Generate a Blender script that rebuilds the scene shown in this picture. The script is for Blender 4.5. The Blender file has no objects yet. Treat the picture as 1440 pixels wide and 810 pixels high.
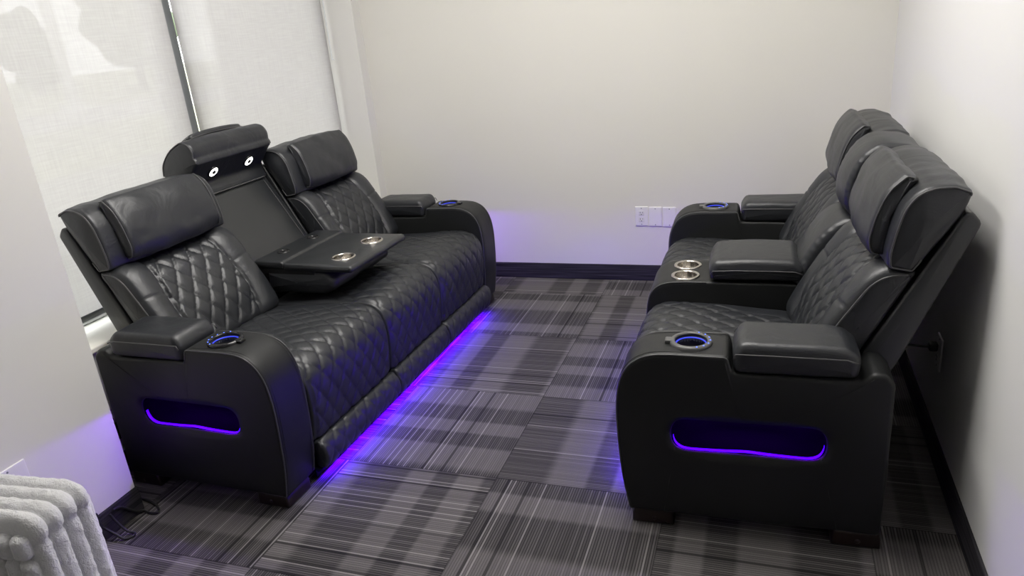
import bpy, bmesh, math, random
import numpy as np
from mathutils import Vector, Matrix, noise as mnoise
random.seed(7)
sc = bpy.context.scene
C = bpy.context.collection
PI = math.pi

# ------------------------------------------------------------------ materials
def mat(name, col, rough=.5, metal=0., spec=.5, **kw):
    m = bpy.data.materials.new(name); m.use_nodes = True
    b = m.node_tree.nodes['Principled BSDF']
    b.inputs['Base Color'].default_value = (*col, 1)
    b.inputs['Roughness'].default_value = rough
    b.inputs['Metallic'].default_value = metal
    b.inputs['Specular IOR Level'].default_value = spec
    for k, v in kw.items():
        b.inputs[k.replace('_', ' ')].default_value = v
    return m
def nodes(m):
    nt = m.node_tree
    return nt, nt.nodes['Principled BSDF'], nt.links
def add_bump(m, layers):
    """layers: (kind, scale, strength, distance)"""
    nt, b, L = nodes(m)
    tc = nt.nodes.new('ShaderNodeTexCoord')
    prev = None
    for kind, scale, st, dist in layers:
        if kind == 'voronoi':
            t = nt.nodes.new('ShaderNodeTexVoronoi'); t.inputs['Scale'].default_value = scale; out = t.outputs['Distance']
        else:
            t = nt.nodes.new('ShaderNodeTexNoise'); t.inputs['Scale'].default_value = scale
            t.inputs['Detail'].default_value = 4; out = t.outputs['Fac']
            if kind == 'wrinkle': t.inputs['Distortion'].default_value = 1.2
        L.new(tc.outputs['Object'], t.inputs['Vector'])
        bp = nt.nodes.new('ShaderNodeBump')
        bp.inputs['Strength'].default_value = st; bp.inputs['Distance'].default_value = dist
        L.new(out, bp.inputs['Height'])
        if prev: L.new(prev.outputs['Normal'], bp.inputs['Normal'])
        prev = bp
    L.new(prev.outputs['Normal'], b.inputs['Normal'])
    return m
def emis(name, col, strength):
    m = mat(name, (0, 0, 0), .5)
    b = m.node_tree.nodes['Principled BSDF']
    b.inputs['Emission Color'].default_value = (*col, 1)
    b.inputs['Emission Strength'].default_value = strength
    return m

LEATHER = add_bump(mat('black_leather', (.0145, .0160, .0192), .43, 0, .62), [('wrinkle', 9, .20, .02), ('voronoi', 330, .10, .001)])  # blue cast in this and the next base imitates cool window light
LEATHER_FLAT = add_bump(mat('smooth_black_leather', (.0150, .0165, .0185), .36, 0, .70), [('wrinkle', 4, .10, .02), ('voronoi', 330, .08, .001)])
LEATHER_SHADED = add_bump(mat('shade_darkened_leather', (.0085, .0092, .0095), .48, 0, .40), [('wrinkle', 4, .08, .02), ('voronoi', 330, .08, .001)])  # leather colour darkened to imitate shade on the arm faces
PIPE = mat('leather_piping', (.070, .070, .072), .40, 0, .5)  # piping base lightened to imitate highlight lines along the edges
THREAD = mat('stitch_thread', (.030, .030, .031), .65, 0, .3)
STEEL = mat('brushed_steel', (.60, .565, .52), .20, 1.0)
GLOSS = mat('gloss_black_plastic', (.012, .012, .013), .16, 0, .5)
BEZEL = mat('grey_bezel', (.10, .10, .10), .30, 0, .5)
MATTE = mat('matte_black', (.006, .006, .007), .6)
WOOD = mat('dark_stained_foot', (.015, .0085, .0075), .30, 0, .5)
POCKET_SHADE = mat('pocket_shade_black', (.0022, .0022, .0025), .95, 0, .0)  # pocket faces blackened to deepen the shade inside
UNDER = mat('black_underlining', (.006, .006, .007), .9, 0, .1)
PURPLE = emis('violet_led', (.075, .0, 1.0), 150)
PURPLE_DEEP = emis('violet_pocket_led', (.19, .0, 1.0), 190)
PURPLE_SLOT = emis('violet_slot_led', (.045, .0, 1.0), 3.2)
BLUE = emis('blue_led', (.05, .08, 1.0), .9)
BLUEDOT = emis('blue_button', (.12, .22, 1.0), 1.8)
WHITE_LED = emis('white_reading_led', (1, .98, .93), 5)
PLASTIC = mat('white_plate_plastic', (.74, .73, .72), .35)
PLASTIC2 = mat('white_receptacle', (.70, .69, .68), .3)
HOLE = mat('socket_hole', (.03, .03, .03), .6)
CORD = mat('black_cord', (.014, .014, .015), .45)
ALU = mat('grey_aluminium', (.22, .235, .245), .35, .6)
WHITE_METAL = mat('white_sill', (.86, .84, .77), .4)
CHAIN = mat('bead_chain', (.75, .78, .80), .3)
def paint(name, col):
    return add_bump(mat(name, col, .62, 0, .3), [('noise', 160, .035, .002)])
WALL = paint('warm_white_paint', (.70, .685, .635))
WALL_R = paint('right_wall_paint', (.74, .735, .72))
WALL_L = paint('pier_paint', (.70, .69, .66))
APRON_SHADED = paint('shaded_apron_paint', (.42, .42, .42))  # wall paint greyed to hold the shade under the sill
CEIL = mat('ceiling_tile', (.75, .75, .73), .8)

# carpet tiles, quarter turned
TX, TY, TS = -1.4672, -.2658, .61
def carpet():
    m = mat('carpet_tile', (.05, .05, .05), .95, 0, .15)
    nt, b, L = nodes(m)
    def M(op, a, bb=None, c=None):
        n = nt.nodes.new('ShaderNodeMath'); n.operation = op
        for i, v in enumerate((a, bb, c)):
            if v is None: continue
            if isinstance(v, (int, float)): n.inputs[i].default_value = v
            else: L.new(v, n.inputs[i])
        return n.outputs[0]
    def mixf(f, a, bb):
        n = nt.nodes.new('ShaderNodeMix'); n.data_type = 'FLOAT'
        for s, v in ((0, f), (2, a), (3, bb)):
            if isinstance(v, (int, float)): n.inputs[s].default_value = v
            else: L.new(v, n.inputs[s])
        return n.outputs[0]
    def noise1(w, scale, detail=0.):
        n = nt.nodes.new('ShaderNodeTexNoise'); n.noise_dimensions = '1D'
        n.inputs['Scale'].default_value = scale; n.inputs['Detail'].default_value = detail
        L.new(w, n.inputs['W']); return n.outputs['Fac']
    def white(w):
        n = nt.nodes.new('ShaderNodeTexWhiteNoise'); n.noise_dimensions = '1D'; L.new(w, n.inputs['W']); return n.outputs['Value']
    def smooth(x, lo, hi):
        n = nt.nodes.new('ShaderNodeMapRange'); n.interpolation_type = 'SMOOTHSTEP'
        L.new(x, n.inputs[0]); n.inputs[1].default_value = lo; n.inputs[2].default_value = hi; return n.outputs[0]
    tc = nt.nodes.new('ShaderNodeTexCoord'); sp = nt.nodes.new('ShaderNodeSeparateXYZ')
    L.new(tc.outputs['Object'], sp.inputs[0])
    u = M('DIVIDE', M('SUBTRACT', sp.outputs[0], TX), TS)
    v = M('DIVIDE', M('SUBTRACT', sp.outputs[1], TY), TS)
    iu, iv = M('FLOOR', u), M('FLOOR', v)
    fu, fv = M('SUBTRACT', u, iu), M('SUBTRACT', v, iv)
    par = M('FLOORED_MODULO', M('ADD', iu, iv), 2.)     # 0 -> stripes run along x
    cross = mixf(par, fu, fv)          # coordinate across the stripes
    along = mixf(par, fv, fu)
    # left column (iu=-1), row iv=-1 : sum -2 -> par 0 -> stripes along y => cross = fu
    rid = M('ADD', M('MULTIPLY', iu, 17.31), M('MULTIPLY', iv, 7.77))
    # soft plaid bands running across the stripes
    ang = M('ADD', M('MULTIPLY', along, 2 * PI), rid)
    wv = M('SINE', M('ADD', M('MULTIPLY', M('ADD', M('MULTIPLY', along, 2.4), M('MULTIPLY', rid, .37)), 2 * PI), M('MULTIPLY', M('SINE', ang), 1.1)))
    band = smooth(wv, -.35, .35)
    # fine stripes
    cw = M('ADD', M('MULTIPLY', cross, 70.), M('MULTIPLY', rid, 3.1))
    ci = M('FLOOR', cw); cf = M('SUBTRACT', cw, ci)
    s1 = white(ci)
    prof = smooth(M('ABSOLUTE', M('SUBTRACT', cf, .5)), .5, .18)
    dark_stripe = M('MULTIPLY', M('ADD', .45, M('MULTIPLY', s1, .62)), prof)
    light_line = M('MULTIPLY', M('GREATER_THAN', s1, .915), prof)
    dark_line = M('LESS_THAN', white(M('ADD', M('FLOOR', cw), 91.3)), .05)
    g = nt.nodes.new('ShaderNodeTexNoise'); g.inputs['Scale'].default_value = 420.; g.inputs['Detail'].default_value = 2
    L.new(tc.outputs['Object'], g.inputs['Vector'])
    val = mixf(band, M('ADD', .014, M('MULTIPLY', dark_stripe, .068)), M('ADD', .062, M('MULTIPLY', dark_stripe, .056)))
    val = M('ADD', val, M('MULTIPLY', light_line, .060))
    val = M('MULTIPLY', val, M('SUBTRACT', 1., M('MULTIPLY', dark_line, .62)))
    val = M('MULTIPLY', val, M('ADD', .62, M('MULTIPLY', g.outputs['Fac'], .76)))
    # tile joints
    e = M('MINIMUM', M('MINIMUM', fu, M('SUBTRACT', 1., fu)), M('MINIMUM', fv, M('SUBTRACT', 1., fv)))
    val = M('MULTIPLY', val, mixf(smooth(e, .0, .006), .45, 1.))
    val = M('MULTIPLY', val, CARPET_GAIN)
    col = nt.nodes.new('ShaderNodeCombineColor')
    L.new(M('MULTIPLY', val, 1.05), col.inputs[0]); L.new(M('MULTIPLY', val, .985), col.inputs[1]); L.new(M('MULTIPLY', val, .97), col.inputs[2])
    L.new(col.outputs[0], b.inputs['Base Color'])
    bp = nt.nodes.new('ShaderNodeBump'); bp.inputs['Strength'].default_value = .35; bp.inputs['Distance'].default_value = .003
    L.new(M('ADD', prof, M('MULTIPLY', g.outputs['Fac'], .8)), bp.inputs['Height']); L.new(bp.outputs[0], b.inputs['Normal'])
    return m
CARPET_GAIN = 1.15
CARPET = carpet()
def carpet_base():
    m = mat('carpet_base_strip', (.03, .03, .035), .95, 0, .1)
    nt, b, L = nodes(m)
    tc = nt.nodes.new('ShaderNodeTexCoord'); mp = nt.nodes.new('ShaderNodeMapping')
    mp.inputs['Scale'].default_value = (3, 3, 150); L.new(tc.outputs['Object'], mp.inputs[0])
    n = nt.nodes.new('ShaderNodeTexNoise'); n.inputs['Scale'].default_value = 1.; L.new(mp.outputs[0], n.inputs['Vector'])
    r = nt.nodes.new('ShaderNodeValToRGB')
    r.color_ramp.elements[0].position = .35; r.color_ramp.elements[0].color = (.017, .016, .019, 1)
    r.color_ramp.elements[1].position = .72; r.color_ramp.elements[1].color = (.052, .049, .056, 1)
    L.new(n.outputs['Fac'], r.inputs[0]); L.new(r.outputs[0], b.inputs['Base Color'])
    return m
CBASE = carpet_base()
def plush():
    m = mat('white_faux_fur', (.64, .64, .65), .95, 0, .1)
    nt, b, L = nodes(m)
    b.inputs['Sheen Weight'].default_value = .5; b.inputs['Sheen Roughness'].default_value = .6
    add_bump(m, [('wrinkle', 55, .55, .008), ('noise', 260, .6, .004)])
    return m
PLUSH = plush()
def blind_fabric():
    m = bpy.data.materials.new('screen_fabric'); m.use_nodes = True
    nt = m.node_tree; nt.nodes.clear(); L = nt.links
    out = nt.nodes.new('ShaderNodeOutputMaterial')
    tr = nt.nodes.new('ShaderNodeBsdfTranslucent'); df = nt.nodes.new('ShaderNodeBsdfDiffuse'); tp = nt.nodes.new('ShaderNodeBsdfTransparent')
    tc = nt.nodes.new('ShaderNodeTexCoord')
    def weave(scale):
        mp = nt.nodes.new('ShaderNodeMapping'); mp.inputs['Scale'].default_value = scale
        n = nt.nodes.new('ShaderNodeTexNoise'); n.inputs['Scale'].default_value = 1.; n.inputs['Detail'].default_value = 3
        L.new(tc.outputs['Object'], mp.inputs[0]); L.new(mp.outputs[0], n.inputs['Vector']); return n.outputs['Fac']
    a, c = weave((1, 8, 160)), weave((1, 160, 8))
    ad = nt.nodes.new('ShaderNodeMath'); ad.operation = 'ADD'; L.new(a, ad.inputs[0]); L.new(c, ad.inputs[1])
    rp = nt.nodes.new('ShaderNodeMapRange'); rp.inputs[1].default_value = .7; rp.inputs[2].default_value = 1.3
    rp.inputs[3].default_value = .375; rp.inputs[4].default_value = .42; L.new(ad.outputs[0], rp.inputs[0])
    cc = nt.nodes.new('ShaderNodeCombineColor')
    for i, k in enumerate((1.0, .955, .945)):
        mm = nt.nodes.new('ShaderNodeMath'); mm.operation = 'MULTIPLY'; mm.inputs[1].default_value = k
        L.new(rp.outputs[0], mm.inputs[0]); L.new(mm.outputs[0], cc.inputs[i])
    L.new(cc.outputs[0], tr.inputs[0]); L.new(cc.outputs[0], df.inputs[0])
    m1 = nt.nodes.new('ShaderNodeMixShader'); m1.inputs[0].default_value = .5
    L.new(tr.outputs[0], m1.inputs[1]); L.new(df.outputs[0], m1.inputs[2])
    m2 = nt.nodes.new('ShaderNodeMixShader'); m2.inputs[0].default_value = .030
    L.new(m1.outputs[0], m2.inputs[1]); L.new(tp.outputs[0], m2.inputs[2])
    L.new(m2.outputs[0], out.inputs[0])
    return m
BLIND = blind_fabric()
def glass():
    m = bpy.data.materials.new('window_glass'); m.use_nodes = True
    nt = m.node_tree; nt.nodes.clear(); L = nt.links
    out = nt.nodes.new('ShaderNodeOutputMaterial')
    tp = nt.nodes.new('ShaderNodeBsdfTransparent'); tp.inputs[0].default_value = (.93, .96, .96, 1)
    gl = nt.nodes.new('ShaderNodeBsdfGlossy'); gl.inputs['Roughness'].default_value = .02
    fr = nt.nodes.new('ShaderNodeFresnel'); fr.inputs[0].default_value = 1.3
    mx = nt.nodes.new('ShaderNodeMixShader'); L.new(fr.outputs[0], mx.inputs[0]); L.new(tp.outputs[0], mx.inputs[1]); L.new(gl.outputs[0], mx.inputs[2])
    L.new(mx.outputs[0], out.inputs[0]); return m
GLASS = glass()
GRASS = add_bump(mat('dry_grass_ground', (.36, .37, .24), .95), [('noise', 3, .3, .05)])
ASPHALT = mat('pale_asphalt', (.40, .39, .38), .9)
LEAF = mat('tree_leaves', (.10, .14, .07), .8)
BARK = mat('tree_bark', (.10, .075, .055), .9)
POLE = mat('pale_pole', (.75, .75, .74), .5)
LAMP = emis('added_ceiling_diffuser', (1, .97, .925), 19.0)

# ------------------------------------------------------------------ mesh helpers
OFF = [0., 0.]           # added to x, y while a sofa is being built
def mk(name, V, F, m, parent=None, smooth=True, kind=None, loc=None):
    me = bpy.data.meshes.new(name)
    V = np.asarray(V, float).copy()
    V[:, 0] += OFF[0]; V[:, 1] += OFF[1]
    me.from_pydata(V.tolist(), [], [list(f) for f in F])
    bm = bmesh.new(); bm.from_mesh(me); bmesh.ops.recalc_face_normals(bm, faces=bm.faces); bm.to_mesh(me); bm.free()
    me.materials.append(m)
    if smooth:
        me.polygons.foreach_set('use_smooth', [True] * len(me.polygons))
    o = bpy.data.objects.new(name, me); C.objects.link(o)
    if parent: o.parent = parent
    if kind: o['kind'] = kind
    return o
def thing(name, label, cat, loc=(0, 0, 0), rz=0., group=None):
    o = bpy.data.objects.new(name, None); o.empty_display_size = .1; C.objects.link(o)
    o.location = loc; o.rotation_euler = (0, 0, rz); tag(o, label, cat, group); return o
def tag(o, label, cat, group=None, kind=None):
    o['label'] = label; o['category'] = cat
    if group: o['group'] = group
    if kind: o['kind'] = kind
    return o
def rpoly(pts, step=.007):
    """closed polygon of (x, z[, r]); corners rounded, resampled evenly"""
    n = len(pts); P = [np.array(p[:2], float) for p in pts]; R = [p[2] if len(p) > 2 else 1. for p in pts]
    out = []
    for i in range(n):
        a, b, c = P[i - 1], P[i], P[(i + 1) % n]
        u, w = a - b, c - b; lu, lw = np.linalg.norm(u), np.linalg.norm(w); u /= lu; w /= lw
        ang = math.acos(max(-1, min(1, u @ w)))
        if R[i] <= 0 or abs(ang - PI) < 1e-3: out.append(b); continue
        t = min(R[i] / math.tan(ang / 2), .49 * lu, .49 * lw)
        A, D = b + u * t, b + w * t
        k = max(3, int((PI - ang) / .18))
        for j in range(k + 1):
            s = j / k; out.append((1 - s) ** 2 * A + 2 * s * (1 - s) * b + s * s * D)
    out = np.array(out); out = out[np.r_[True, np.linalg.norm(np.diff(out, axis=0), axis=1) > 1e-6]]
    Q = np.vstack([out, out[:1]]); d = np.r_[0, np.cumsum(np.linalg.norm(np.diff(Q, axis=0), axis=1))]
    m = max(16, int(d[-1] / step)); s = np.linspace(0, d[-1], m, endpoint=False)
    return np.c_[np.interp(s, d, Q[:, 0]), np.interp(s, d, Q[:, 1])]
def pnorm(P, k=1):
    T = np.roll(P, -k, 0) - np.roll(P, k, 0); T /= np.linalg.norm(T, axis=1)[:, None] + 1e-12
    N = np.c_[T[:, 1], -T[:, 0]]
    A = np.sum(P[:, 0] * np.roll(P[:, 1], -1) - np.roll(P[:, 0], -1) * P[:, 1])
    return N if A > 0 else -N
POCKET = [0, 0]
def loft(P, v0, v1, r=.02, step=.01, disp=None, puff=.006, slot=None, mirror=None, rn=5, r1=None):
    """closed side profile P (d, z) swept along v from v0 to v1, end edges rounded by r.
    disp(P, N, S, v, t) -> displacement along the normal.  slot = (outline, depth): pocket in the v0 cap."""
    P = np.asarray(P); N = pnorm(P, 2); n = len(P)
    S = np.r_[0, np.cumsum(np.linalg.norm(np.diff(P, axis=0), axis=1))]
    r1 = r if r1 is None else r1
    st = []
    for i in range(rn + 1):
        f = PI / 2 * i / rn; st.append((v0 + r * (1 - math.cos(f)), r * (1 - math.sin(f))))
    k = max(1, int((v1 - v0 - r - r1) / step))
    for i in range(1, k): st.append((v0 + r + (v1 - v0 - r - r1) * i / k, 0.))
    for i in range(rn + 1):
        f = PI / 2 * (1 - i / rn); st.append((v1 - r1 * (1 - math.cos(f)), r1 * (1 - math.sin(f))))
    rings = []
    for v, ins in st:
        Q = P - N * ins
        if disp is not None:
            h = disp(P, N, S, v, (v - v0) / (v1 - v0)); Q = Q + N * np.asarray(h)[:, None]
        rings.append(np.c_[Q[:, 0], np.full(n, v), Q[:, 1]])
    V = list(np.vstack(rings)); F = []
    for j in range(len(rings) - 1):
        for i in range(n):
            a, b = j * n + i, j * n + (i + 1) % n; F.append((a, b, b + n, a + n))
    def cap(base, ring, v, sgn, slot=None):
        if slot is not None:
            O, depth, c = slot
            O = np.asarray(O)
            # ray from the slot centre at each profile point's angle to the slot outline
            def hit(a):
                dx, dz = math.cos(a), math.sin(a); best = 1e9
                for i in range(len(O)):
                    p, q = O[i] - c, O[(i + 1) % len(O)] - c; e = q - p
                    den = dx * e[1] - dz * e[0]
                    if abs(den) < 1e-12: continue
                    t = (p[0] * e[1] - p[1] * e[0]) / den; s = (p[0] * dz - p[1] * dx) / den
                    if t > 0 and -1e-6 <= s <= 1 + 1e-6: best = min(best, t)
                return c + best * np.array([dx, dz])
            R2 = ring[:, [0, 2]]; Q = np.array([hit(math.atan2(p[1] - c[1], p[0] - c[0])) for p in R2])
            lv = []
            K = 7
            for kk in range(1, K + 1):
                t = kk / K; X = R2 * (1 - t) + Q * t
                vv = v + sgn * puff * (1 - (2 * t - 1) ** 2) if kk < K else v
                lv.append((X, vv))
            qn = (Q - c)
            lv.append((Q - .10 * qn * 0 - qn / np.linalg.norm(qn, axis=1)[:, None] * .004, v - sgn * .008))
            lv.append((Q - qn / np.linalg.norm(qn, axis=1)[:, None] * .006, v - sgn * depth * .5))
            lv.append((Q - qn / np.linalg.norm(qn, axis=1)[:, None] * .006, v - sgn * depth))
            lv.append((c + (Q - c) * .4, v - sgn * depth))
            cen = c; cv = v - sgn * depth
        else:
            R2 = ring[:, [0, 2]]; cen = R2.mean(0); lv = []
            for kk in range(1, 5):
                t = kk / 5; lv.append((R2 + (cen - R2) * t, v + sgn * puff * (1 - (1 - t) ** 2)))
            cv = v + sgn * puff
        pb = base
        if slot is not None: POCKET[0] = len(F) + 8 * n
        for X, vv in lv:
            nb = len(V); V.extend(np.c_[X[:, 0], np.full(n, vv), X[:, 1]])
            for i in range(n): F.append((pb + i, pb + (i + 1) % n, nb + (i + 1) % n, nb + i))
            pb = nb
        V.append(np.array([cen[0], cv, cen[1]])); ci = len(V) - 1
        for i in range(n): F.append((pb + i, pb + (i + 1) % n, ci))
        if slot is not None: POCKET[1] = len(F)
    cap(0, rings[0], st[0][0], -1, slot)
    cap((len(rings) - 1) * n, rings[-1], st[-1][0], 1, None)
    V = np.array(V)
    if mirror is not None: V[:, 1] = mirror - V[:, 1]
    return V, F
def tube(path, r, nseg=6, closed=False):
    P = [Vector(p) for p in path]; n = len(P); V = []; F = []
    up = None
    for i in range(n):
        if closed: t = P[(i + 1) % n] - P[i - 1]
        else: t = P[min(i + 1, n - 1)] - P[max(i - 1, 0)]
        t.normalize()
        if up is None:
            up = Vector((0, 0, 1)) if abs(t.z) < .9 else Vector((1, 0, 0))
        a = (up - t * up.dot(t)).normalized(); b = t.cross(a); up = a
        for k in range(nseg):
            f = 2 * PI * k / nseg; V.append(P[i] + (a * math.cos(f) + b * math.sin(f)) * r)
    for i in range(n if closed else n - 1):
        for k in range(nseg):
            a = i * nseg + k; b = i * nseg + (k + 1) % nseg; j = ((i + 1) % n) * nseg
            F.append((a, b, j + (k + 1) % nseg, j + k))
    if not closed:
        F.append(tuple(range(nseg))); F.append(tuple((n - 1) * nseg + k for k in range(nseg)))
    return np.array([tuple(v) for v in V]), F
def join(*parts):
    V = []; F = []; o = 0
    for v, f in parts:
        V.append(np.asarray(v)); F += [tuple(i + o for i in ff) for ff in f]; o += len(v)
    return np.vstack(V), F
def box(x0, x1, y0, y1, z0, z1):
    V = [(x, y, z) for x in (x0, x1) for y in (y0, y1) for z in (z0, z1)]
    F = [(0, 1, 3, 2), (4, 6, 7, 5), (0, 4, 5, 1), (2, 3, 7, 6), (0, 2, 6, 4), (1, 5, 7, 3)]
    return np.array(V, float), F
def rbox(x0, x1, y0, y1, z0, z1, r=.01, rn=3):
    P = rpoly([(x1, z0, r), (x1, z1, r), (x0, z1, r), (x0, z0, r)], max(.004, r * .7))
    return loft(P, y0, y1, r, .05, puff=0, rn=rn)
def lathe(prof, c, n=40, axis=None):
    """prof (r, h) open; revolve about z at c (or tilt with 3x3 axis)"""
    V = []; F = []; m = len(prof)
    for k in range(n):
        a = 2 * PI * k / n
        for r, h in prof: V.append((r * math.cos(a), r * math.sin(a), h))
    for k in range(n):
        for i in range(m - 1):
            a, b = k * m + i, ((k + 1) % n) * m + i; F.append((a, b, b + 1, a + 1))
    V = np.array(V)
    if prof[0][0] < 1e-5 or prof[-1][0] < 1e-5: pass
    if axis is not None: V = V @ np.array(axis).T
    return V + np.array(c), F
def edge_path(P, v0, r, lo=None, hi=None, out=.0015, f=45, sel=None):
    N = pnorm(P, 2); a = math.radians(f)
    Q = P - N * (r * (1 - math.sin(a)) - out * math.sin(a)); v = v0 + r * (1 - math.cos(a)) - out * math.cos(a)
    pts = [(q[0], v, q[1]) for q in Q]
    if sel is not None: pts = [p for p, s in zip(pts, sel) if s]
    return pts
def boolean_cut(o, cutters):
    for V, F in cutters:
        c = mk('cutter', V, F, MATTE, None, False); c.parent = o.parent
        md = o.modifiers.new('b', 'BOOLEAN'); md.operation = 'DIFFERENCE'; md.object = c; md.solver = 'EXACT'
        dg = bpy.context.evaluated_depsgraph_get(); dg.update()
        me = bpy.data.meshes.new_from_object(o.evaluated_get(dg))
        o.modifiers.clear(); old = o.data; nm = old.name; o.data = me; bpy.data.meshes.remove(old); me.name = nm
        cm = c.data; bpy.data.objects.remove(c); bpy.data.meshes.remove(cm)
        o.data.polygons.foreach_set('use_smooth', [True] * len(o.data.polygons))
def sm(x, a, b):
    t = np.clip((x - a) / (b - a), 0, 1); return t * t * (3 - 2 * t)
def quilt(s, v, W=.07, H=.125, gd=.0062, gw=.0030, ph=.0036):
    a = s / H + v / W; b = s / H - v / W; k = 1 / math.sqrt(1 / W ** 2 + 1 / H ** 2)
    da = np.abs(a - np.round(a)) * k; db = np.abs(b - np.round(b)) * k
    g = np.maximum(np.exp(-(da / gw) ** 2), np.exp(-(db / gw) ** 2))
    return ph * np.power(np.abs(np.sin(PI * a) * np.sin(PI * b)) + 1e-9, .5) - gd * g
def wob(seed, s, v, sc_, amp):
    return amp * (np.sin(s * sc_ + seed) * np.sin(v * sc_ * 1.3 + seed * 1.7) + .5 * np.sin(s * sc_ * 2.3 + v * sc_ * 1.9 + seed * 3))

# ------------------------------------------------------------------ sofa profiles (d = towards the front, z up, metres)
AW = .175
ARM = rpoly([(.004, .05, .012), (.026, .17), (.034, .30), (.037, .42), (.028, .495), (.010, .545), (-.022, .582), (-.066, .602), (-.12, .607),
             (-.292, .605, .018), (-.304, .556, .012), (-.645, .550, .02), (-.668, .574, .02), (-.700, .574, .03), (-.725, .545, .03),
             (-.727, .30), (-.722, .05, .012)], .008)
SLOT_C = np.array([-.347, .340])
SLOT = rpoly([(-.126, .284, .057), (-.126, .396, .057), (-.568, .396, .057), (-.568, .284, .057)], .008)
LID = rpoly([(-.310, .556, .02), (-.307, .61, .03), (-.325, .646, .03), (-.60, .644, .03), (-.635, .615, .03), (-.630, .556, .02)], .008)
SEAT = rpoly([(-.02, .165, .015), (.022, .165, .02), (.036, .26), (.040, .34), (.034, .405), (.010, .455), (-.035, .480), (-.10, .485), (-.25, .475),
              (-.48, .455), (-.585, .440, .02), (-.585, .33, .02), (-.06, .32, .03)], .0065)
FOOTREST = rpoly([(.002, .056, .02), (.046, .052, .022), (.062, .09), (.056, .14), (.034, .168, .02), (.0, .166, .015)], .0065)
BACK = rpoly([(-.515, .44, .02), (-.488, .47), (-.520, .545), (-.572, .640), (-.622, .720), (-.655, .772), (-.690, .802), (-.735, .812, .02),
              (-.780, .812, .01), (-.600, .46, .02)], .0065)
FRAME = rpoly([(-.600, .445, .01), (-.655, .560), (-.868, .972, .02), (-.888, .984, .03), (-.915, .950, .02), (-.745, .525), (-.700, .445, .01)], .01)
HEAD = rpoly([(-.705, .822, .012), (-.700, .86), (-.712, .93), (-.728, .992), (-.758, 1.034), (-.800, 1.052), (-.845, 1.052, .02), (-.888, 1.036, .012),
              (-.872, .975), (-.765, .812, .012)], .0065)
PAD = rpoly([(-.715, .838, .01), (-.668, .842, .02), (-.654, .880), (-.672, .965), (-.700, 1.03), (-.742, 1.068, .014), (-.775, 1.058, .012), (-.735, .99), (-.708, .90)], .0065)
HEAD_C = rpoly([(-.690, .800, .012), (-.655, .84), (-.655, .92), (-.688, 1.0), (-.735, 1.045), (-.79, 1.058), (-.845, 1.050, .02), (-.888, 1.030, .012),
                (-.872, .975), (-.765, .800, .012)], .0065)
BACK_C = rpoly([(-.540, .50, .03), (-.505, .53), (-.512, .60), (-.560, .70), (-.622, .775), (-.665, .798), (-.72, .80, .015), (-.775, .80, .01), (-.620, .50, .02)], .0065)

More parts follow.
